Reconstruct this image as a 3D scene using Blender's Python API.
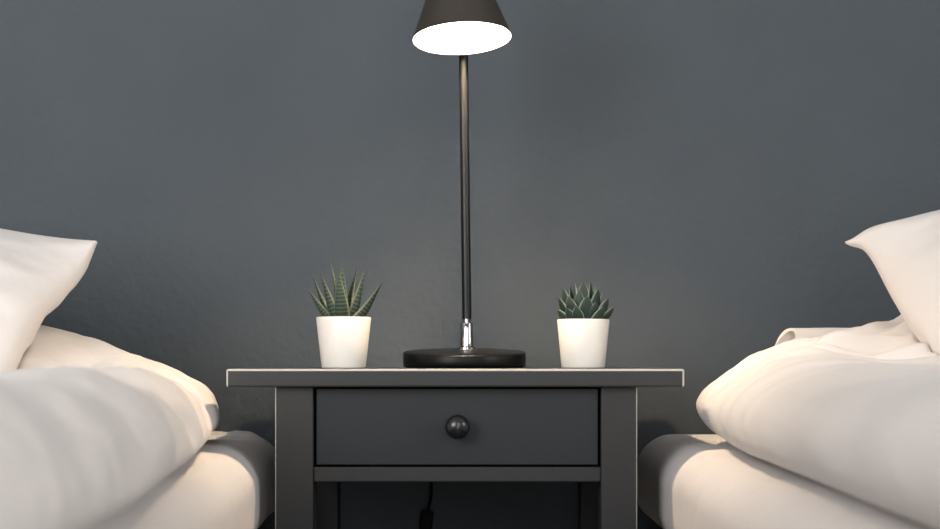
import bpy, bmesh, math, random
from mathutils import Vector, Matrix, noise
from mathutils.bvhtree import BVHTree

for o in list(bpy.data.objects):
    bpy.data.objects.remove(o)
SC = bpy.context.scene
COL = SC.collection
PI = math.pi

# ------------------------------------------------------------------ camera
CAM_Z = 0.711
HORIZON = 358.0            # image row of the eye level
cam_data = bpy.data.cameras.new('camera')
cam = bpy.data.objects.new('camera', cam_data)
COL.objects.link(cam)
cam.location = (0.0, -1.5, CAM_Z)
cam.rotation_euler = (PI / 2, 0, 0)
cam_data.sensor_width = 36.0
cam_data.lens = 36.0 * 1500.0 / 940.0
cam_data.shift_y = (HORIZON - 264.5) / 940.0
cam_data.clip_start = 0.02
cam_data.dof.use_dof = True
cam_data.dof.focus_distance = 1.62
cam_data.dof.aperture_fstop = 8.0
SC.camera = cam

# ------------------------------------------------------------------ world, daylight, exposure
world = bpy.data.worlds.new('world')
SC.world = world
world.use_nodes = True
world.node_tree.nodes['Background'].inputs['Color'].default_value = (0.80, 0.90, 1.0, 1)
world.node_tree.nodes['Background'].inputs['Strength'].default_value = 0.5

win = bpy.data.lights.new('window_daylight', 'AREA')     # daylight entering by the window behind the camera
win.shape = 'RECTANGLE'
win.size, win.size_y = 1.6, 1.5
win.energy = 76.0
win.color = (0.97, 0.98, 1.0)
win_o = bpy.data.objects.new('window_daylight', win)
COL.objects.link(win_o)
win_o.location = (-1.65, -2.62, 1.45)
win_o.rotation_euler = (PI / 2, 0, 0)
fill_l = bpy.data.lights.new('front_fill', 'AREA')  # fill light added behind the camera to brighten the wall under the nightstand
fill_l.shape = 'RECTANGLE'
fill_l.size, fill_l.size_y = 0.9, 1.9
fill_l.energy = 18.0
fill_l.color = (1.0, 0.98, 0.96)
fill_o = bpy.data.objects.new('front_fill', fill_l)
COL.objects.link(fill_o)
fill_o.location = (0.30, -2.62, 1.10)
fill_o.rotation_euler = (PI / 2, 0, 0)
side_l = bpy.data.lights.new('side_daylight', 'AREA')     # daylight by the window in the right hand wall
side_l.shape = 'RECTANGLE'
side_l.size, side_l.size_y = 1.4, 1.2
side_l.energy = 33.0
side_l.color = (0.94, 0.97, 1.0)
side_o = bpy.data.objects.new('side_daylight', side_l)
COL.objects.link(side_o)
side_o.location = (2.17, -1.75, 1.55)
side_o.rotation_euler = (PI / 2, 0, PI / 2)
BULB_STRENGTH = 1280.0
BULB_COLOR = (1.0, 0.79, 0.56)

SC.view_settings.view_transform = 'Standard'
SC.view_settings.look = 'None'
SC.view_settings.gamma = 1.0
SC.view_settings.use_curve_mapping = False
SC.view_settings.exposure = 0.0

# ------------------------------------------------------------------ materials
def mat(name, color, rough=0.5, metal=0.0, spec=0.5, **kw):
    m = bpy.data.materials.new(name)
    m.use_nodes = True
    b = m.node_tree.nodes['Principled BSDF']
    b.inputs['Base Color'].default_value = (*color, 1)
    b.inputs['Roughness'].default_value = rough
    b.inputs['Metallic'].default_value = metal
    b.inputs['Specular IOR Level'].default_value = spec
    for k, v in kw.items():
        b.inputs[k].default_value = v
    return m

def nodes(m):
    return m.node_tree.nodes, m.node_tree.links, m.node_tree.nodes['Principled BSDF']

def add_bump(m, scale, strength, dist=0.002, detail=4.0, stretch=None, coord='Object', into=None):
    n, l, b = nodes(m)
    tc = n.new('ShaderNodeTexCoord')
    src = tc.outputs[coord]
    if stretch:
        mp = n.new('ShaderNodeMapping')
        mp.inputs['Scale'].default_value = stretch
        l.new(src, mp.inputs['Vector'])
        src = mp.outputs['Vector']
    t = n.new('ShaderNodeTexNoise')
    t.inputs['Scale'].default_value = scale
    t.inputs['Detail'].default_value = detail
    l.new(src, t.inputs['Vector'])
    bp = n.new('ShaderNodeBump')
    bp.inputs['Strength'].default_value = strength
    bp.inputs['Distance'].default_value = dist
    l.new(t.outputs['Fac'], bp.inputs['Height'])
    if b.inputs['Normal'].is_linked:
        l.new(b.inputs['Normal'].links[0].from_socket, bp.inputs['Normal'])
    l.new(bp.outputs['Normal'], b.inputs['Normal'])
    return t

def add_mottle(m, c1, c2, scale, stretch=None, detail=3.0, coord='Object'):
    n, l, b = nodes(m)
    tc = n.new('ShaderNodeTexCoord')
    mp = n.new('ShaderNodeMapping')
    if stretch:
        mp.inputs['Scale'].default_value = stretch
    l.new(tc.outputs[coord], mp.inputs['Vector'])
    t = n.new('ShaderNodeTexNoise')
    t.inputs['Scale'].default_value = scale
    t.inputs['Detail'].default_value = detail
    l.new(mp.outputs['Vector'], t.inputs['Vector'])
    r = n.new('ShaderNodeValToRGB')
    r.color_ramp.elements[0].position = 0.3
    r.color_ramp.elements[1].position = 0.7
    r.color_ramp.elements[0].color = (*c1, 1)
    r.color_ramp.elements[1].color = (*c2, 1)
    l.new(t.outputs['Fac'], r.inputs['Fac'])
    l.new(r.outputs['Color'], b.inputs['Base Color'])

M = {}
M['wall'] = mat('slate_wall_paint', (0.09, 0.104, 0.112), 0.75, spec=0.3)
add_mottle(M['wall'], (0.063, 0.073, 0.080), (0.071, 0.081, 0.089), 6.0)
add_bump(M['wall'], 95.0, 0.6, 0.0028, 3.0)
add_bump(M['wall'], 24.0, 0.35, 0.004, 2.0)
M['side_wall'] = mat('pale_wall_paint', (0.35, 0.35, 0.36), 0.8, spec=0.2)
M['ceiling'] = mat('ceiling_paint', (0.6, 0.6, 0.6), 0.9, spec=0.2)
M['floor'] = mat('oak_floor', (0.22, 0.15, 0.09), 0.5)
add_mottle(M['floor'], (0.16, 0.12, 0.08), (0.22, 0.17, 0.12), 3.0, (1, 12, 1))
M['white_trim'] = mat('white_trim', (0.7, 0.7, 0.7), 0.5)
M['grey_wood'] = mat('grey_painted_wood', (0.036, 0.0355, 0.0355), 0.5, spec=0.22)
M['drawer_wood'] = mat('darker_grey_painted_wood', (0.023, 0.0255, 0.028), 0.5, spec=0.22)
add_bump(M['drawer_wood'], 60.0, 0.12, 0.001, 3.0, (6, 1, 1))
M['pale_edge'] = mat('pale_edge_paint', (0.42, 0.39, 0.35), 0.5)  # paler tone for picked bevel faces of tabletop and legs
add_bump(M['grey_wood'], 60.0, 0.12, 0.001, 3.0, (1, 1, 6))
M['knob'] = mat('black_knob_lacquer', (0.012, 0.013, 0.014), 0.22)
M['lamp_black'] = mat('black_pole_enamel', (0.004, 0.004, 0.004), 0.30, spec=0.25)
M['shade_black'] = mat('black_shade_enamel', (0.034, 0.027, 0.021), 0.45, spec=0.5)
M['lamp_base'] = mat('black_base_enamel', (0.005, 0.005, 0.005), 0.36, spec=0.15)
M['lamp_white'] = mat('white_shade_lining', (0.85, 0.83, 0.78), 0.6)
M['chrome'] = mat('chrome', (0.50, 0.48, 0.47), 0.06, metal=1.0)
M['rubber'] = mat('black_cord_rubber', (0.006, 0.006, 0.007), 0.6, spec=0.12)
M['pot'] = mat('cream_glazed_ceramic', (0.80, 0.735, 0.65), 0.4, spec=0.35)
M['soil'] = mat('dark_soil', (0.03, 0.022, 0.016), 0.95)
add_bump(M['soil'], 500.0, 0.9, 0.003)
M['bed_base'] = mat('black_bed_upholstery', (0.018, 0.020, 0.023), 0.85)
add_bump(M['bed_base'], 700.0, 0.3, 0.001)

def cotton(name, color):
    m = mat(name, color, 0.82, spec=0.25)
    n, l, b = nodes(m)
    b.inputs['Sheen Weight'].default_value = 0.12
    b.inputs['Sheen Roughness'].default_value = 0.4
    add_bump(m, 30.0, 0.35, 0.006, 3.0)
    return m
M['cotton'] = cotton('white_cotton', (0.68, 0.622, 0.578))
M['sheet'] = cotton('white_sheet_cotton', (0.66, 0.612, 0.58))

bulb_m = bpy.data.materials.new('warm_bulb')
bulb_m.use_nodes = True
_n = bulb_m.node_tree.nodes
_n.remove(_n['Principled BSDF'])
_e = _n.new('ShaderNodeEmission')
_e.inputs['Color'].default_value = (*BULB_COLOR, 1)
_e.inputs['Strength'].default_value = BULB_STRENGTH
bulb_m.node_tree.links.new(_e.outputs[0], _n['Material Output'].inputs['Surface'])
M['bulb'] = bulb_m

def leaf_material(name, dark, light, edge, bands):
    """green succulent skin: pale margins, and pale cross bands on the zebra kind; v runs along the leaf, u across"""
    m = mat(name, dark, 0.5, spec=0.22)
    n, l, b = nodes(m)
    uv = n.new('ShaderNodeUVMap')
    sep = n.new('ShaderNodeSeparateXYZ')
    l.new(uv.outputs['UV'], sep.inputs[0])
    def math_(op, a, bb=None, clamp=False):
        x = n.new('ShaderNodeMath'); x.operation = op; x.use_clamp = clamp
        for i, s in enumerate((a, bb)):
            if s is None: continue
            if isinstance(s, (int, float)): x.inputs[i].default_value = s
            else: l.new(s, x.inputs[i])
        return x.outputs[0]
    def mix(f, a, c):
        x = n.new('ShaderNodeMix'); x.data_type = 'RGBA'
        l.new(f, x.inputs[0])
        for i, s in ((6, a), (7, c)):
            if isinstance(s, tuple): x.inputs[i].default_value = (*s, 1)
            else: l.new(s, x.inputs[i])
        return x.outputs[2]
    col = mix(math_('POWER', sep.outputs['Y'], 1.4), dark, light)
    if bands:
        nz = n.new('ShaderNodeTexNoise'); nz.inputs['Scale'].default_value = 14.0
        l.new(uv.outputs['UV'], nz.inputs['Vector'])
        wob = math_('MULTIPLY', nz.outputs['Fac'], 3.0)
        ph = math_('ADD', math_('MULTIPLY', sep.outputs['Y'], 88.0), wob)
        band = math_('MULTIPLY', math_('SUBTRACT', math_('SINE', ph), 0.35), 2.2, True)
        col = mix(math_('MULTIPLY', band, 0.5), col, (0.12, 0.135, 0.10))
    # u is folded so that 0 = centre, 1 = margin
    e = math_('MULTIPLY', math_('SUBTRACT', sep.outputs['X'], 0.80), 6.0, True)
    col = mix(math_('MULTIPLY', e, 0.85), col, edge)
    l.new(col, b.inputs['Base Color'])
    return m
M['zebra_leaf'] = leaf_material('zebra_leaf_skin', (0.014, 0.028, 0.017), (0.035, 0.055, 0.032), (0.20, 0.21, 0.14), True)
M['rosette_leaf'] = leaf_material('rosette_leaf_skin', (0.012, 0.026, 0.020), (0.026, 0.044, 0.034), (0.24, 0.25, 0.20), False)

# ------------------------------------------------------------------ mesh helpers
def finish(name, bm, material, parent=None, smooth=True, angle=40):
    me = bpy.data.meshes.new(name)
    bmesh.ops.recalc_face_normals(bm, faces=bm.faces)
    bm.to_mesh(me); bm.free()
    mats = material if isinstance(material, (list, tuple)) else [material]
    for m in mats:
        me.materials.append(m)
    if smooth:
        for p in me.polygons: p.use_smooth = True
        me.set_sharp_from_angle(angle=math.radians(angle))
    o = bpy.data.objects.new(name, me)
    COL.objects.link(o)
    if parent is not None:
        o.parent = parent
    return o

def add_box(bm, x0, x1, y0, y1, z0, z1, bevel=0.0, seg=2, pale_bevel=None):
    t = bmesh.new()
    vs = [t.verts.new((x, y, z)) for x in (x0, x1) for y in (y0, y1) for z in (z0, z1)]
    for f in ((0, 1, 3, 2), (4, 6, 7, 5), (0, 4, 5, 1), (2, 3, 7, 6), (0, 2, 6, 4), (1, 5, 7, 3)):
        t.faces.new([vs[i] for i in f])
    bmesh.ops.recalc_face_normals(t, faces=t.faces)
    if bevel:
        bmesh.ops.bevel(t, geom=list(t.edges), offset=bevel, segments=seg, profile=0.5, affect='EDGES')
        bmesh.ops.recalc_face_normals(t, faces=t.faces)
        if pale_bevel:
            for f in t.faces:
                if max(abs(c) for c in f.normal) < .99 and pale_bevel(f.normal, f.calc_center_median()):
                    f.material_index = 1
    join(bm, t)

def join(bm, t, mtx=None, mi=None):
    if mtx is not None:
        bmesh.ops.transform(t, matrix=mtx, verts=t.verts)
    if mi is not None:
        for f in t.faces: f.material_index = mi
    me = bpy.data.meshes.new('tmp')
    t.to_mesh(me); t.free()
    bm.from_mesh(me)
    bpy.data.meshes.remove(me)

def add_lathe(bm, prof, n=64, mtx=None, mi=None, closed=False):
    """revolve (r, z) points about Z; r = 0 makes a pole"""
    t = bmesh.new()
    rings = []
    for r, z in prof:
        if r <= 1e-7:
            rings.append([t.verts.new((0, 0, z))])
        else:
            rings.append([t.verts.new((r * math.cos(2 * PI * k / n), r * math.sin(2 * PI * k / n), z)) for k in range(n)])
    pairs = list(zip(rings, rings[1:])) + ([(rings[-1], rings[0])] if closed else [])
    for a, b in pairs:
        for k in range(n):
            k2 = (k + 1) % n
            if len(a) == 1 and len(b) == 1: continue
            if len(a) == 1: t.faces.new((a[0], b[k], b[k2]))
            elif len(b) == 1: t.faces.new((a[k], b[0], a[k2]))
            else: t.faces.new((a[k], b[k], b[k2], a[k2]))
    join(bm, t, mtx, mi)

def add_tube(bm, pts, r, n=16):
    """round tube along a polyline; r is a number or one per point"""
    t = bmesh.new()
    pts = [Vector(p) for p in pts]
    rr = r if isinstance(r, (list, tuple)) else [r] * len(pts)
    rings, up = [], None
    for i, p in enumerate(pts):
        d = (pts[min(i + 1, len(pts) - 1)] - pts[max(i - 1, 0)]).normalized()
        if up is None:
            up = Vector((1, 0, 0)) if abs(d.x) < 0.9 else Vector((0, 1, 0))
        up = (up - d * up.dot(d)).normalized()
        s = d.cross(up)
        rings.append([t.verts.new(p + (up * math.cos(2 * PI * k / n) + s * math.sin(2 * PI * k / n)) * rr[i]) for k in range(n)])
    for a, b in zip(rings, rings[1:]):
        for k in range(n):
            t.faces.new((a[k], a[(k + 1) % n], b[(k + 1) % n], b[k]))
    t.faces.new(rings[0][::-1]); t.faces.new(rings[-1])
    join(bm, t)

def smooth_path(pts, n=10):
    """Catmull-Rom through the points"""
    P = [Vector(p) for p in pts]
    P = [P[0] * 2 - P[1]] + P + [P[-1] * 2 - P[-2]]
    out = []
    for i in range(1, len(P) - 2):
        a, b, c, d = P[i - 1:i + 3]
        for k in range(n):
            t = k / n
            out.append(0.5 * ((2 * b) + (c - a) * t + (2 * a - 5 * b + 4 * c - d) * t * t + (3 * b - a - 3 * c + d) * t ** 3))
    out.append(P[-2])
    return out

def tag(o, label, cat, group=None):
    o['label'] = label
    o['category'] = cat
    if group: o['group'] = group
    return o

def thing(name, label, cat, loc=(0, 0, 0), group=None):
    o = bpy.data.objects.new(name, None)
    o.empty_display_size = 0.05
    COL.objects.link(o)
    o.location = loc
    return tag(o, label, cat, group)

def struct(name, bm, m):
    o = finish(name, bm, m, smooth=False)
    o['kind'] = 'structure'
    return o

def sstep(a, b, x):
    t = min(1.0, max(0.0, (x - a) / (b - a)))
    return t * t * (3 - 2 * t)

# ------------------------------------------------------------------ room shell
WALL_Y = 0.392
RX0, RX1, RY0, RH = -2.7, 2.2, -2.65, 2.5
def shell(name, m, *boxes):
    bm = bmesh.new()
    for b in boxes: add_box(bm, *b)
    return struct(name, bm, m)
shell('wall_back', M['wall'], (RX0 - .1, RX1 + .1, WALL_Y, WALL_Y + .1, 0, RH))
shell('wall_left', M['side_wall'], (RX0 - .1, RX0, RY0, WALL_Y, 0, RH))
shell('wall_right', M['side_wall'], (RX1, RX1 + .1, RY0, -2.47, 0, RH), (RX1, RX1 + .1, -1.03, WALL_Y, 0, RH),
      (RX1, RX1 + .1, -2.47, -1.03, 0, .93), (RX1, RX1 + .1, -2.47, -1.03, 2.17, RH))
shell('window_3', M['white_trim'], (RX1 + .03, RX1 + .09, -2.47, -2.43, .93, 2.17), (RX1 + .03, RX1 + .09, -1.07, -1.03, .93, 2.17),
      (RX1 + .03, RX1 + .09, -2.43, -1.07, .93, .97), (RX1 + .03, RX1 + .09, -2.43, -1.07, 2.13, 2.17))
WX0, WX1, WZ0, WZ1 = -2.62, -0.68, 0.58, 2.32
shell('wall_front', M['side_wall'],
      (RX0 - .1, WX0, RY0 - .1, RY0, 0, RH), (WX1, -.17, RY0 - .1, RY0, 0, RH), (.77, RX1 + .1, RY0 - .1, RY0, 0, RH), (-.17, .77, RY0 - .1, RY0, 2.08, RH),
      (WX0, WX1, RY0 - .1, RY0, 0, WZ0), (WX0, WX1, RY0 - .1, RY0, WZ1, RH))
shell('window_1', M['white_trim'],
      (WX0, WX0 + .04, RY0 - .09, RY0 - .03, WZ0, WZ1), (WX1 - .04, WX1, RY0 - .09, RY0 - .03, WZ0, WZ1),
      (WX0 + .04, WX1 - .04, RY0 - .09, RY0 - .03, WZ0, WZ0 + .04), (WX0 + .04, WX1 - .04, RY0 - .09, RY0 - .03, WZ1 - .04, WZ1))
shell('fill_opening', M['white_trim'],
      (-.17, -.13, RY0 - .09, RY0 - .03, 0, 2.08), (.73, .77, RY0 - .09, RY0 - .03, 0, 2.08), (-.13, .73, RY0 - .09, RY0 - .03, 2.04, 2.08))  # trim of an unseen opening, added to go with the front fill light
shell('floor', M['floor'], (RX0 - .1, RX1 + .1, RY0 - .1, WALL_Y + .1, -.05, 0))
shell('ceiling', M['ceiling'], (RX0 - .1, RX1 + .1, RY0 - .1, WALL_Y + .1, RH, RH + .05))

# ------------------------------------------------------------------ beds: base, mattress, duvet, pillow
def rounded_block(hx, hy, hz, r, nx, ny, nz, rxy=None):
    """box surface with soft, generously rounded edges, centred on the origin"""
    rxy = rxy or r
    bm = bmesh.new()
    cache = {}
    def soft(p):
        # round in plan first, then the vertical profile
        x, y, z = p
        ax, ay = hx - rxy, hy - rxy
        cx, cy = max(-ax, min(ax, x)), max(-ay, min(ay, y))
        d = Vector((x - cx, y - cy, 0))
        m_ = max(abs(d.x), abs(d.y))
        if d.length > 1e-9: d = d.normalized() * m_
        # distance in from the plan outline
        inset = rxy - d.length if d.length > 0 else min(hx - abs(x), hy - abs(y))
        inset = min(inset, hx - abs(x) if abs(x) > ax else 9, 9)
        q = Vector((cx + d.x, cy + d.y, z))
        return q
    def vert(x, y, z):
        k = (round(x, 6), round(y, 6), round(z, 6))
        if k not in cache:
            c = Vector((max(-(hx - r), min(hx - r, x)), max(-(hy - r), min(hy - r, y)), max(-(hz - r), min(hz - r, z))))
            d = Vector((x, y, z)) - c
            q = c + d.normalized() * max(abs(d.x), abs(d.y), abs(d.z)) if d.length > 1e-9 else c
            # extra rounding of the plan corners
            ax, ay = hx - rxy, hy - rxy
            ex, ey = abs(q.x) - ax, abs(q.y) - ay
            if ex > 0 and ey > 0:
                m_ = max(ex, ey); L = math.hypot(ex, ey)
                f = m_ / L
                q.x = math.copysign(ax + ex * f, q.x); q.y = math.copysign(ay + ey * f, q.y)
            cache[k] = bm.verts.new(q)
        return cache[k]
    def axis(h, n):
        # denser towards the rounded ends
        inner = [-h + r + (2 * h - 2 * r) * i / n for i in range(n + 1)]
        e = [r * math.sin(PI / 2 * i / 7) for i in range(1, 8)]
        e2 = [r * math.tan(PI / 4 * i / 7) for i in range(1, 8)]
        return [-(h - r) - v for v in reversed(e2)] + inner + [(h - r) + v for v in e2]
    X, Y, Z = axis(hx, nx), axis(hy, ny), axis(hz, nz)
    def face(A, B, f):
        for i in range(len(A) - 1):
            for j in range(len(B) - 1):
                try: bm.faces.new((f(A[i], B[j]), f(A[i + 1], B[j]), f(A[i + 1], B[j + 1]), f(A[i], B[j + 1])))
                except ValueError: pass
    for s in (-1, 1):
        face(X, Y, lambda a, b: vert(a, b, s * hz))
        face(X, Z, lambda a, b: vert(a, s * hy, b))
        face(Y, Z, lambda a, b: vert(s * hx, a, b))
    return bm

MAT_TOP, MAT_BOT = 0.62, 0.52
BED_HEAD, BED_FOOT = 0.345, -1.66
def make_bed(side, edge, askew, names):
    """side -1: left of the nightstand, +1: right; edge: |x| of the side next to the nightstand"""
    width = 0.90
    cx = side * (edge + width / 2)
    cy, hy = (BED_HEAD + BED_FOOT) / 2, (BED_HEAD - BED_FOOT) / 2
    base = thing('bed_base', names['base'], 'bed', (cx, cy, 0))
    bm = rounded_block(width / 2 - 0.012, hy - 0.012, 0.185, 0.03, 8, 16, 3)
    bmesh.ops.translate(bm, verts=bm.verts, vec=(0, 0, 0.14 + 0.185))
    finish('upholstered_box', bm, M['bed_base'], base)
    for sx in (-1, 1):
        for sy in (-1, 1):
            bm = bmesh.new()
            add_lathe(bm, [(0, 0), (.022, 0), (.024, .003), (.03, .141), (0, .141)], 24,
                      Matrix.Translation((sx * (width / 2 - .09), sy * (hy - .09), 0)))
            finish('leg', bm, M['bed_base'], base)
    # mattress in its fitted sheet
    h = (MAT_TOP - MAT_BOT) / 2
    bm = rounded_block(width / 2, hy, h, 0.036, 60, 110, 8, 0.060)
    for v in bm.verts:
        p = v.co
        q = Vector((p.x * side, p.y, p.z))        # mirrored sampling keeps the two beds different
        n1 = noise.fractal(Vector((q.x * 5 + side * 7, q.y * 5, q.z * 5)), 1.0, 2.0, 3)
        side_f = sstep(0.0, 0.05, 0.05 - (width / 2 - abs(p.x)))
        head_f = sstep(0.15, 0.0, hy - p.y)
        # gathers where the elastic pulls the sheet around the corner
        g = math.sin(p.y * 95 + 3 * n1 + p.x * 30) * (0.010 if side < 0 else 0.0022) * head_f * sstep(0.16, 0.0, width / 2 - abs(p.x))
        nrm = Vector((p.x / (width / 2) * side_f, 0.4 * head_f, 0.6)).normalized()
        v.co += nrm * (n1 * 0.004 + g)
        v.co.z -= 0.006 * sstep(0.05, 0.0, width / 2 - abs(p.x))
    mt = finish('mattress', bm, M['sheet'], angle=80)
    mt.location = (cx, cy, MAT_BOT + h)
    tag(mt, names['mattress'], 'mattress')
    # the bed stands slightly askew, turned about its corner next to the nightstand
    piv = Matrix.Translation((side * edge, BED_HEAD, 0))
    turn = piv @ Matrix.Rotation(askew, 4, 'Z') @ piv.inverted()
    for o in (mt, base):
        o.location = turn @ o.location
        o.rotation_euler.z = askew

make_bed(-1, 0.231, math.radians(2.9), dict(
    base='black upholstered bed base under the mattress left of the nightstand',
    mattress='white sheeted mattress left of the nightstand, its corner wrinkled and grey'))
make_bed(1, 0.199, 0.0, dict(
    base='black upholstered bed base under the mattress right of the nightstand',
    mattress='smooth white sheeted mattress right of the nightstand, dark towards the wall'))

def through(*kn):
    """smooth function through (x, value) knots given with falling x"""
    def f(x):
        if x >= kn[0][0]: return kn[0][1]
        for (a, va), (b, vb) in zip(kn, kn[1:]):
            if x >= b:
                return va + (vb - va) * (a - x) / (a - b)
        return kn[-1][1]
    return lambda x: sum(f(x + o) for o in (-.06, -.03, 0, .03, .06)) / 5

def duvet(side, edge_fn, rise_fn, head_y, seed, wrinkle, H0, label):
    """thick quilt lying on a bed; d is the distance in from the long side next to the nightstand"""
    foot_y = -1.55
    NY = 400
    ys = []
    for i in range(NY + 1):
        t = i / NY
        ys.append(head_y - (head_y - foot_y) * (t ** 1.5))
    W = 0.80
    A, R = 0.076 - H0, 0.070
    def top(d, y):
        dd = min(d, R)
        h = H0 + A * math.sqrt(max(0, 1 - (1 - dd / R) ** 2))
        h += rise_fn(d, y)
        far = W - d
        if far < 0.12: h *= math.sqrt(max(0, 1 - (1 - far / 0.12) ** 2))
        return h
    ds = [R * (1 - math.cos(PI / 2 * i / 26)) for i in range(1, 27)] + \
         [R + (0.32 - R) * i / 50 for i in range(1, 51)] + \
         [0.32 + (W - 0.32) * i / 26 for i in range(1, 27)]
    low = [(0.13, 0.0), (0.10, 0.0), (0.07, 0.0)] + \
          [(0.035 * (1 - math.sin(PI / 2 * i / 9)), H0 * (1 - math.cos(PI / 2 * i / 9))) for i in range(0, 10)]
    bm = bmesh.new()
    rows = []
    for y in ys:
        e_h = max(0.0, head_y - y)
        Rh = 0.10
        roundh = math.sqrt(max(0.0, 1 - (1 - min(e_h, Rh) / Rh) ** 2))
        foot = min(1.0, (y - foot_y) / 0.1)
        roundf = math.sqrt(max(0, 1 - (1 - foot) ** 2))
        k = roundh * roundf
        inset = (1 - roundh) * 0.07
        row = []
        for d, z in low + [(d, None) for d in ds]:
            is_top = z is None
            if is_top: z = top(d, y)
            zz = H0 * 0.8 * (1 - k) + z * k
            x = edge_fn(y) + d + inset
            p = Vector((x, y, zz))
            w, dx = (0.0, 0.0)
            if zz > 0.008:
                w, dx = wrinkle(d, y, z, seed)
                amp = k * sstep(0.005, 0.04, zz) * (1 if d < W - .1 else 0.2)
                w *= amp; dx *= amp
            # push mostly along the outward direction of the section
            outd = sstep(0.06, 0.0, d)
            p.z += w * (1 - 0.75 * outd)
            p.x += dx - w * outd * 0.9
            row.append(bm.verts.new((side * p.x, p.y, MAT_TOP + 0.004 + max(0.0, p.z))))
        rows.append(row)
    for a, b in zip(rows, rows[1:]):
        n = len(a)
        for j in range(n):
            bm.faces.new((a[j], a[(j + 1) % n], b[(j + 1) % n], b[j]))
    bm.faces.new(rows[0]); bm.faces.new(rows[-1][::-1])
    o = finish('duvet', bm, M['cotton'], angle=80)
    return tag(o, label, 'duvet')

def wr_left(d, y, z, seed):
    n1 = noise.fractal(Vector((d * 9, y * 4.5, seed)), 1.0, 2.0, 2)
    n2 = noise.fractal(Vector((d * 16 + z * 10, y * 13, seed + 5)), 1.0, 2.0, 3)
    # soft vertical dents down the puffy side
    dents = 0.0
    for (yc, wd, am, lean) in ((-0.20, 0.028, -0.008, 0.6), (-0.335, 0.035, -0.010, -0.5), (-0.08, 0.022, -0.006, 0.2),
                               (-0.02, 0.015, -0.004, 0.1), (-0.48, 0.04, -0.009, 0.3)):
        u = (y - yc - lean * (z - 0.05)) / wd
        dents += 1.25 * am * math.exp(-u * u) * sstep(0.10, 0.04, d)
    return n1 * 0.010 + n2 * 0.0045 + dents, 0.0

# long creases in the right duvet: (d, y) at both ends, half width, height
CREASES = [(.015, .085, .26, .075, .007, .006), (.012, .050, .30, .020, .006, .007), (.030, .010, .24, .045, .005, -.005),
           (.010, .015, .20, -.060, .007, .006), (.012, -.030, .14, -.070, .006, .005), (.060, -.035, .30, -.050, .008, .006),
           (.020, -.075, .10, -.16, .007, .005), (.100, .060, .32, .095, .005, .005), (.110, -.090, .32, -.120, .010, .006),
           (.010, -.110, .060, -.20, .006, .004), (.150, .025, .34, -.005, .006, -.005), (.018, .115, .16, .118, .006, .005)]
def wr_right(d, y, z, seed):
    cr = 0.0
    for d0, y0, d1, y1, wd, am in CREASES:
        t = (d - d0) / (d1 - d0)
        if -0.1 < t < 1.1:
            yc = y0 + (y1 - y0) * t + 0.006 * math.sin(t * 7 + d0 * 90)
            u = (y - yc) / (wd * (0.7 + 0.9 * max(t, 0)))
            if abs(u) < 4:
                cr += am * math.exp(-u * u) * sstep(-.1, .15, t) * sstep(1.1, .6, t)
    n1 = noise.fractal(Vector((d * 8, y * 4.0, seed)), 1.0, 2.0, 2)
    # long creases fanning from the side next to the nightstand towards the pillow
    u = (y + 0.10) * 30 + d * 16
    f1 = noise.noise(Vector((u * 0.55, d * 3.0, seed + 3)))
    f2 = noise.noise(Vector((u * 1.25, d * 4.0 + 5, seed + 9)))
    r = (0.62 - abs(f1) * 2) * 0.010 + (0.62 - abs(f2) * 2) * 0.006
    return n1 * 0.012 + 0.6 * r * sstep(-0.45, -0.1, y) + 1.6 * cr, 0.0

def rise_left(d, y):
    near = sstep(0.08, -0.12, y)
    up = 0.28 * max(0.0, min(d, 0.30) - 0.035) * (1 - 0.3 * sstep(0.1, 0.3, d))
    valley = -0.020 * math.exp(-((d - 0.135) / 0.030) ** 2) * near       # hollow between the front roll and the upper layer
    return up * (1 - 0.95 * near) + valley

def rise_right(d, y):
    near = sstep(0.09, -0.11, y)
    up = 0.32 * max(0.0, min(d, 0.30) - 0.035) * (1 - 0.12 * sstep(0.1, 0.3, d))
    return up * (1 - 0.85 * near)

left_duvet = duvet(-1, through((.1, .270), (-.135, .236), (-.36, .207), (-.465, .199), (-.615, .182), (-.68, .174), (-.9, .165)), rise_left, 0.19, 11.0, wr_left, 0.020,
      'puffy white duvet bulging over the bed left of the nightstand')
right_duvet = duvet(1, through((.2, .256), (.07, .247), (-.175, .224), (-.48, .217), (-.69, .210)), rise_right, 0.19, 31.0, wr_right, 0.029,
      'creased white duvet on the bed right of the nightstand')

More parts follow.
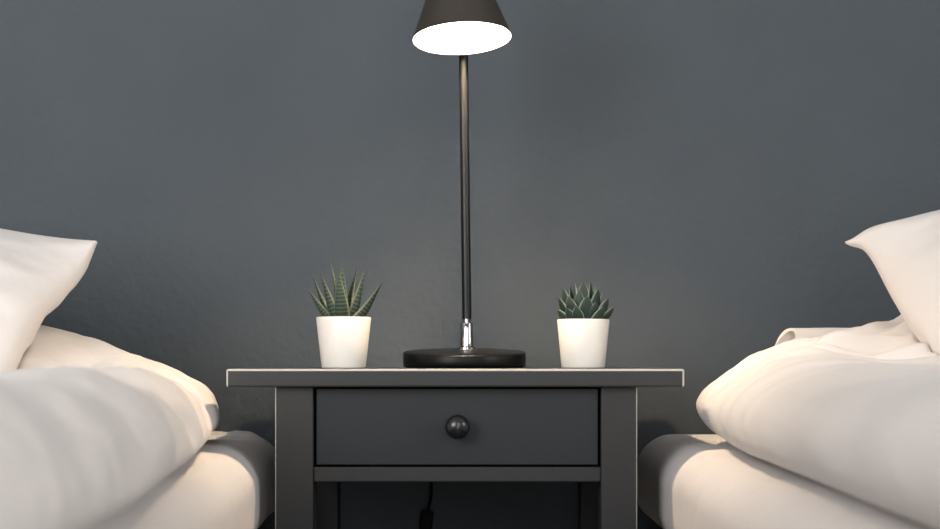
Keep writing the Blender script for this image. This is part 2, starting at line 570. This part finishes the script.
# turned-up fold of the right duvet, a little open roll at its wall end
def corner_roll():
    bm = bmesh.new()
    NT, NL = 30, 22
    outer, inner = [], []
    for i in range(NL + 1):
        t = i / NL
        c = Vector((0.345 + 0.12 * t, 0.150 + 0.010 * t, 0.724 + 0.010 * t))
        ry, rz = 0.020 * (1 - 0.30 * t), 0.021 * (1 - 0.60 * t)
        ro, ri = [], []
        for k in range(NT + 1):
            a = PI * (-0.15) + (PI * 1.32) * k / NT
            wob = 1 + 0.05 * math.sin(a * 3 + t * 5)
            base = Vector((0.008 * math.sin(a) - 0.006 * math.cos(a), math.cos(a) * ry * wob, math.sin(a) * rz * wob))
            ro.append(bm.verts.new(c + base))
            base2 = Vector((base.x, math.cos(a) * (ry - .004), math.sin(a) * (rz - .004)))
            ri.append(bm.verts.new(c + base2))
        outer.append(ro); inner.append(ri)
    def quad(a, b, c, d): bm.faces.new((a, b, c, d))
    for i in range(NL):
        for k in range(NT):
            quad(outer[i][k], outer[i][k + 1], outer[i + 1][k + 1], outer[i + 1][k])
            quad(inner[i][k], inner[i + 1][k], inner[i + 1][k + 1], inner[i][k + 1])
        for k in (0, NT):
            quad(outer[i][k], outer[i + 1][k], inner[i + 1][k], inner[i][k])
    for i in (0, NL):
        for k in range(NT):
            quad(outer[i][k], inner[i][k], inner[i][k + 1], outer[i][k + 1])
    return finish('turned_up_fold', bm, M['cotton'], right_duvet, angle=80)
corner_roll()

def pillow(corners, thick, seed, pinch, pinch_top, ear, droop, label):
    """stuffed pillow between four corners (c00, c10, c11, c01); two bulged faces meet in a seam"""
    c00, c10, c11, c01 = [Vector(c) for c in corners]
    N = 72
    bm = bmesh.new()
    nrm = ((c10 - c00).cross(c01 - c00)).normalized()
    ctr = (c00 + c10 + c11 + c01) / 4
    def base(u, v):
        return (c00 * (1 - u) * (1 - v) + c10 * u * (1 - v) + c11 * u * v + c01 * (1 - u) * v)
    def pt(u, v, s):
        U, V = 2 * u - 1, 2 * v - 1
        # stuffing pulls the middle of each side in and leaves the corners pointed
        p = base(0.5 + U * (0.5 - pinch * (1 - abs(V) ** ear)), 0.5 + V * (0.5 - pinch_top * (1 - abs(U) ** ear)))
        b = max(0.0, (1 - U * U)) ** 0.52 * max(0.0, (1 - V * V)) ** 0.52
        corner = (abs(U) * abs(V)) ** 6
        t = thick * b
        n1 = noise.fractal(Vector((U * 2.2 + seed, V * 2.2, s * 3.0)), 1.0, 2.0, 3)
        edge = 1 - max(abs(U), abs(V)) ** 4
        # pulls radiating from the corners
        ang = math.atan2(1.15 - abs(V), 1.15 - abs(U))
        rad = math.hypot(1.1 - abs(U), 1.1 - abs(V))
        pull = math.sin(ang * 13 + seed * (1 if U > 0 else 2) + s) * 0.05 * math.exp(-rad * 2.2)
        t *= 1 + 0.24 * n1 + pull * 2.4
        q = p + nrm * s * (t + 0.0015)
        if droop:                                        # the corner tip hangs down
            q.z -= droop * math.exp(-((p - c01).length / 0.018) ** 2)
        # seam wander
        q += nrm * 0.006 * math.sin(U * 7 + V * 5 + seed) * (1 - b)
        return q
    grid = {}
    def ease(i):
        t = i / N
        return 0.5 - 0.5 * math.cos(PI * t)
    for s in (1, -1):
        for i in range(N + 1):
            for j in range(N + 1):
                grid[s, i, j] = bm.verts.new(pt(ease(i), ease(j), s))
    for s in (1, -1):
        for i in range(N):
            for j in range(N):
                f = (grid[s, i, j], grid[s, i + 1, j], grid[s, i + 1, j + 1], grid[s, i, j + 1])
                bm.faces.new(f if s > 0 else f[::-1])
    for i in range(N):
        for a, b in (((i, 0), (i + 1, 0)), ((i, N), (i + 1, N)), ((0, i), (0, i + 1)), ((N, i), (N, i + 1))):
            bm.faces.new((grid[1, *a], grid[1, *b], grid[-1, *b], grid[-1, *a]))
    o = finish('pillow', bm, M['cotton'], angle=70)
    return tag(o, label, 'pillow')

left_pillow = pillow([(-0.98, 0.15, 0.70), (-0.441, -0.15, 0.668), (-0.384, 0.05, 0.830), (-0.95, 0.27, 0.92)], 0.08, 1.0, 0.010, 0.03, 2.5, 0.0,
       'plump white pillow with a pointed corner, on the bed left of the nightstand')
right_pillow = pillow([(0.436, -0.15, 0.655), (0.93, -0.20, 0.72), (0.93, 0.06, 0.94), (0.375, 0.0, 0.834)], 0.09, 4.0, 0.024, 0.012, 5.0, 0.011,
       'plump white pillow with a folded corner, on the bed right of the nightstand')

def press_down(cloth, load):
    """the cloth gives way under what lies on it"""
    bv = BVHTree.FromPolygons([v.co.copy() for v in load.data.vertices], [list(p.vertices) for p in load.data.polygons])
    n = 0
    for v in cloth.data.vertices:
        hit = bv.ray_cast(Vector((v.co.x, v.co.y, 0.3)), Vector((0, 0, 1)))
        if hit[0] is not None and v.co.z > hit[0].z - .003:
            v.co.z = max(MAT_TOP + .002, hit[0].z - .003)
            n += 1
press_down(left_duvet, left_pillow)
press_down(right_duvet, right_pillow)

# ------------------------------------------------------------------ nightstand
NX0, NX1, NTOP, NDEP = -0.244, 0.2145, 0.7000, 0.350
ns = thing('nightstand', 'grey painted wooden nightstand with one drawer between the two beds', 'nightstand', ((NX0 + NX1) / 2, 0.175, 0))
ox, oy = ns.location.x, ns.location.y
def nbox(name, *b, bevel=0.0012, parent=None, m=None, pale_bevel=None):
    bm = bmesh.new()
    x0, x1, y0, y1, z0, z1 = b
    add_box(bm, x0 - ox, x1 - ox, y0 - oy, y1 - oy, z0, z1, bevel, 2, pale_bevel)
    return finish(name, bm, m or ([M['grey_wood'], M['pale_edge']] if pale_bevel else M['grey_wood']), parent or ns, smooth=False)
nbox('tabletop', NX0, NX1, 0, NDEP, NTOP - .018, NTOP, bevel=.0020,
     pale_bevel=lambda n, c: n.z > .2 or (n.y < -.2 and abs(n.x) > .2))
LX0, LX1 = -0.1970, -0.1585
RX0_, RX1_ = 0.1325, 0.1690
Z1 = NTOP - .018
for x0, x1 in ((LX0, LX1), (RX0_, RX1_)):
    xe = (x0 if x0 < 0 else x1) - ox
    nbox('leg', x0, x1, 0.015, 0.052, 0, Z1, pale_bevel=lambda n, c, xe=xe: n.y < -.2 and n.x * xe > 0 and abs(n.x) > .2)
    nbox('leg', x0, x1, 0.300, 0.337, 0, Z1)
nbox('side_panel', LX0 + .008, LX1 - .008, 0.052, 0.300, 0.585, Z1)
nbox('side_panel', RX0_ + .008, RX1_ - .008, 0.052, 0.300, 0.585, Z1)
nbox('back_panel', LX1, RX0_, 0.310, 0.325, 0.585, Z1)
nbox('front_rail', LX1, RX0_, 0.019, 0.050, 0.5855, 0.6005)
nbox('drawer_support', LX1, RX0_, 0.050, 0.310, 0.5900, 0.5980)
nbox('lower_shelf', LX0 + .010, RX1_ - .010, 0.053, 0.299, 0.165, 0.180)
dx0, dx1 = LX1 + .0025, RX0_ - .0025
dr = nbox('drawer', dx0, dx1, 0.021, 0.040, 0.6025, Z1 - .0020, bevel=.001, m=M['drawer_wood'])
bm = bmesh.new()
add_lathe(bm, [(0, 0), (.0062, 0), (.0058, .006), (.0068, .010), (.0105, .0135), (.0124, .018), (.0122, .0215), (.0100, .0255), (.006, .028), (0, .0288)], 40,
          Matrix.Translation((-0.0125 - ox, 0.0212 - oy, 0.6420)) @ Matrix.Rotation(PI / 2, 4, 'X'))
finish('knob', bm, M['knob'], dr, angle=60)

# ------------------------------------------------------------------ table lamp
LYP = 0.17
lx = (464.5 - 470) * (1.5 + LYP) / 1500
lamp = thing('table_lamp', 'black table lamp with cone shade, lit, on the grey nightstand', 'lamp', (lx, LYP, NTOP))
bm = bmesh.new()
add_lathe(bm, [(0, 0), (.064, 0), (.0666, .0010), (.0680, .003), (.0683, .006), (.0683, .0148), (.0678, .0158), (.0666, .0164),
               (.050, .0180), (.030, .0190), (.012, .0196), (0, .0197)], 96)
for v in bm.verts:                                   # the top plate slopes a little towards the front
    v.co.z += v.co.y * 0.062 * sstep(.004, .0145, v.co.z) + .0016 * sstep(.004, .0145, v.co.z)
finish('base', bm, M['lamp_base'], lamp, angle=50)
bm = bmesh.new()
add_lathe(bm, [(0, .0185), (.0100, .0185), (.0100, .0208), (.0074, .0222), (.0072, .0475), (.0066, .0486), (.0040, .0492), (.0040, .0530), (0, .0530)], 40,
          Matrix.Translation((.0026, 0, .0018)))
finish('chrome_foot', bm, M['chrome'], lamp, angle=50)
bm = bmesh.new()
p0, p1 = Vector((.0026, 0, .0543)), Vector((-.0026, 0, .469))
add_tube(bm, [p0, p0.lerp(p1, .5), p1], .0052, 32)
finish('pole', bm, M['lamp_black'], lamp, angle=50)
# head: cone shade tipped a little towards the room
SH_H, SH_R = 0.105, 0.0532
tip = math.radians(6.8)
head = Matrix.Translation((462.2 * 0 + (-0.0084 - lx), 0.095 - LYP, 1.0505 - NTOP)) @ Matrix.Rotation(math.radians(-3.0), 4, 'Y') @ Matrix.Rotation(-tip, 4, 'X')
RT = SH_R - SH_H * math.tan(math.radians(20.8))
bm = bmesh.new()
T = .0012
def cone_r(z): return SH_R + (RT - SH_R) * z / SH_H
outer = [(cone_r(0), 0), (cone_r(.03), .03), (cone_r(.06), .06), (cone_r(SH_H), SH_H), (RT - .004, SH_H + .004), (.009, SH_H + .006), (0, SH_H + .006)]
inner_ = [(cone_r(0) - T, 0), (cone_r(.03) - T, .03), (cone_r(.06) - T, .06), (cone_r(SH_H) - T, SH_H - .001), (0, SH_H - .001)]
add_lathe(bm, outer, 96, head, 0)
add_lathe(bm, [outer[0], inner_[0]], 96, head, 0)
add_lathe(bm, inner_, 96, head, 1)
bmesh.ops.remove_doubles(bm, verts=bm.verts, dist=1e-6)
shade = finish('shade', bm, [M['shade_black'], M['lamp_white']], lamp, angle=35)
bm = bmesh.new()
add_lathe(bm, [(0, .030), (.007, .0312), (.0125, .0355), (.0155, .043), (.0148, .051), (.0110, .064), (.0085, .072), (0, .072)], 32, head)
finish('bulb', bm, M['bulb'], shade, angle=80)
bm = bmesh.new()
add_lathe(bm, [(0, .0715), (.0097, .0715), (.0097, .098), (0, .098)], 32, head)
finish('bulb_socket', bm, M['lamp_white'], shade)
bm = bmesh.new()
ha = head @ Vector((0, 0, SH_H + .004))
hb = Vector((-.0026, 0, .462))
add_tube(bm, smooth_path([ha, ha + Vector((0, .004, .014)), ha.lerp(hb, .5) + Vector((0, 0, .008)), hb]), .0042, 20)
add_tube(bm, [hb + Vector((-.010, 0, 0)), hb + Vector((.010, 0, 0))], .0078, 24)
finish('swivel_arm', bm, M['lamp_black'], lamp)
# cord over the back of the nightstand, with an in-line switch
cy_ = 0.372
s_c = (1.5 + cy_) / 1500
def cp(px, py, dy=0): return Vector(((px - 470) * s_c - lx, cy_ - LYP + dy, CAM_Z - (py - HORIZON) * s_c - NTOP))
path = [Vector((-.020, .060, .004)), Vector((-.024, .085, .0030)), Vector((-.030, .150, .0028)), Vector((-.034, .182, .0032)), Vector((-.036, .1945, -.004)),
        Vector((-.038, .2015, -.03)), cp(431, 440), cp(431.3, 482), cp(430.8, 497), cp(428, 511)]
bm = bmesh.new()
add_tube(bm, smooth_path(path, 8), .0021, 12)
low_path = [cp(424, 541), cp(421, 570), cp(424, 640), cp(440, 760), cp(430, 880), Vector((-.06, cy_ - LYP - .008, .0035 - NTOP)), Vector((-.16, cy_ - LYP - .010, .0030 - NTOP))]
add_tube(bm, smooth_path(low_path, 8), .0021, 12)
cord = finish('power_cord', bm, M['rubber'], lamp)
bm = bmesh.new()
a, b = cp(427.6, 510.5), cp(424.2, 541)
L = (b - a).length
add_box(bm, -.0080, .0080, -.0060, .0060, -L / 2, L / 2, .002)
bmesh.ops.rotate(bm, verts=bm.verts, cent=(0, 0, 0), matrix=Matrix.Rotation(math.radians(6.5), 3, 'Y'))
bmesh.ops.translate(bm, verts=bm.verts, vec=(a + b) / 2)
finish('inline_switch', bm, M['rubber'], cord)

# ------------------------------------------------------------------ potted succulents
def add_leaf(bm, uvl, base, tipp, bow, width, thick, face_dir, belly=0.35, curl=0.0, point=1.0):
    """fleshy pointed leaf from base to tip; bow bends its middle, face_dir is where the hollow upper side looks"""
    base, tipp, bow = Vector(base), Vector(tipp), Vector(bow)
    NL, NC = 18, 12
    rings = []
    for i in range(NL + 1):
        t = i / NL
        c = base.lerp(tipp, t) + bow * (4 * t * (1 - t)) * 0.5 + Vector((0, 0, 0))
        t2 = min(1, t + .01); t1 = max(0, t - .01)
        f = lambda q: base.lerp(tipp, q) + bow * (4 * q * (1 - q)) * 0.5
        d = (f(t2) - f(t1)).normalized()
        fd = Vector(face_dir)
        fd = (fd - d * fd.dot(d)).normalized()
        sd = d.cross(fd)
        # width profile: fat low down, drawn out to the tip
        w = width * (0.72 + 0.28 * math.sin(PI * min(1, t / (belly * 2)))) if t < belly else width * max(0.0, 1 - ((t - belly) / (1 - belly)) ** (1.5 * point)) ** (0.95)
        w = max(w, width * 0.02)
        th = thick * (1 - 0.75 * t) * min(1, w / width + .12)
        ring = []
        for k in range(NC):
            a = 2 * PI * k / NC
            ca, sa = math.cos(a), math.sin(a)
            # upper side slightly hollow, lower side keeled
            off = th * (0.30 * sa - 0.22 * (1 - abs(ca))) if sa > 0 else th * (1.0 * sa)
            v = bm.verts.new(c + sd * (w * 0.5 * ca) + fd * off)
            ring.append((v, abs(ca), t))
        rings.append(ring)
    for a, b in zip(rings, rings[1:]):
        for k in range(NC):
            k2 = (k + 1) % NC
            q = (a[k], a[k2], b[k2], b[k])
            fc = bm.faces.new([x[0] for x in q])
            for lp, x in zip(fc.loops, q):
                lp[uvl].uv = (x[1], x[2])
    for r, rev in ((rings[0], True), (rings[-1], False)):
        vs = [x[0] for x in r]
        fc = bm.faces.new(vs[::-1] if rev else vs)
        for lp in fc.loops: lp[uvl].uv = (0.5, 1.0 if not rev else 0.0)

def potted(px_mid, Y, rt, rb, h, label, leaf_m, builder):
    s = (1.5 + Y) / 1500
    t = thing('potted_succulent', label, 'potted plant', ((px_mid - 470) * s, Y, NTOP), 'potted succulents on the nightstand')
    bm = bmesh.new()
    wall = .0028
    add_lathe(bm, [(0, 0), (rb - .002, 0), (rb - .0006, .0006), (rb, .002), (rt, h - .001), (rt - .0006, h), (rt - wall + .0006, h), (rt - wall, h - .001),
                   (rt - wall - .0012, h - .010), (rb - wall, .004), (0, .004)], 72)
    finish('pot', bm, M['pot'], t, angle=50)
    bm = bmesh.new()
    add_lathe(bm, [(0, h - .008), (rt * .5, h - .0075), (rt - wall - .0014, h - .0095), (rt - wall - .004, h - .02), (0, h - .02)], 40)
    finish('soil', bm, M['soil'], t)
    bm = bmesh.new()
    uvl = bm.loops.layers.uv.new('UVMap')
    def local(px, py, dy):
        sy = (1.5 + Y + dy) / 1500
        return Vector(((px - 470) * sy - t.location.x, dy, CAM_Z - (py - HORIZON) * sy - NTOP))
    builder(bm, uvl, local, h)
    finish('foliage', bm, leaf_m, t, angle=75)
    return t

def zebra(bm, uvl, L, h):
    zb = h - .009
    # tip pixel on the photo's plane, depth, bow (outward sag), width, thickness
    rows = [  # tip x, y, depth, width, base offset, bow
        (307.5, 288, -.006, .0100, (-.009, -.003), (-.002, 0, -.004)),
        (312.5, 273.5, .003, .0100, (-.008, .002), (-.004, 0, -.004)),
        (321.0, 274, -.011, .0098, (-.005, -.007), (-.001, -.004, -.001)),
        (330.0, 260.5, .010, .0105, (-.003, .005), (.004, .003, 0)),
        (339.0, 273.5, -.018, .0130, (.000, -.009), (.000, -.007, 0)),
        (342.5, 264.5, .003, .0105, (.001, .001), (-.002, .001, 0)),
        (358.5, 263.5, .016, .0100, (.004, .006), (-.004, .003, 0)),
        (365.0, 269, .000, .0105, (.006, .000), (.001, 0, -.005)),
        (382.0, 281.5, -.006, .0105, (.009, -.003), (.001, 0, -.008)),
        (351.0, 283, .024, .0090, (.004, .009), (0, .005, 0)),
        (327.0, 287, .024, .0090, (-.006, .009), (0, .005, 0)),
    ]
    for tx, ty, dep, w, (bx, by), bow in rows:
        base = Vector((bx * .7, by * .7, zb))
        tipp = L(tx, ty, dep)
        out = Vector((tipp.x - bx * .3, tipp.y - by * .3 + (-.004 if dep <= 0 else .004), 0)).normalized()
        face = Vector((-out.x * .8, -out.y + .55, 0.35))
        add_leaf(bm, uvl, base, tipp, bow, w * 1.32, .0065, face, belly=.26, point=.85)

def rosette(bm, uvl, L, h):
    zb = h - .009
    rng = random.Random(4)
    rows = [
        (557.5, 309, -.004, .0105), (558.5, 297, .004, .0115), (563.0, 288, .000, .0120), (568.5, 296, -.012, .0115),
        (576.0, 306, -.022, .0105), (587.0, 296, -.017, .0135), (603.5, 306.5, -.020, .0100), (614.0, 307, -.002, .0100),
        (608.5, 298, -.006, .0115), (598.0, 289, -.006, .0120), (590.5, 281.5, .002, .0110), (583.5, 280.5, .008, .0115),
        (575.0, 283, .004, .0110), (570.0, 286, .016, .0105), (602.0, 292, .016, .0105), (594.0, 287, .020, .0105), (579.0, 290, -.008, .0110),
        (565.0, 305, .018, .0100), (606.0, 304, .018, .0100), (586.0, 300, .024, .0110), (567.0, 308, -.018, .0100), (596.0, 302, -.015, .0105),
    ]
    for tx, ty, dep, w in rows:
        tipp = L(tx, ty, dep)
        base = Vector((tipp.x * .22, tipp.y * .3, zb - .001))
        out = Vector((tipp.x, tipp.y, 0))
        out = out.normalized() if out.length > 1e-4 else Vector((0, -1, 0))
        up = sstep(.012, .035, tipp.z - zb)
        face = Vector((-out.x * .7, -out.y + .6, 0.5))
        bow = out * .003 + Vector((0, 0, -.002 * (1 - up)))
        add_leaf(bm, uvl, base, tipp, bow, w * 1.2, .0052, face, belly=.55, point=1.5)

potted(343.7, 0.12, .0297, .0238, .0551, 'cream pot with a spiky banded succulent, left of the lamp', M['zebra_leaf'], zebra)
potted(583.2, 0.12, .0282, .0235, .0527, 'cream pot with a compact dense succulent rosette, right of the lamp', M['rosette_leaf'], rosette)
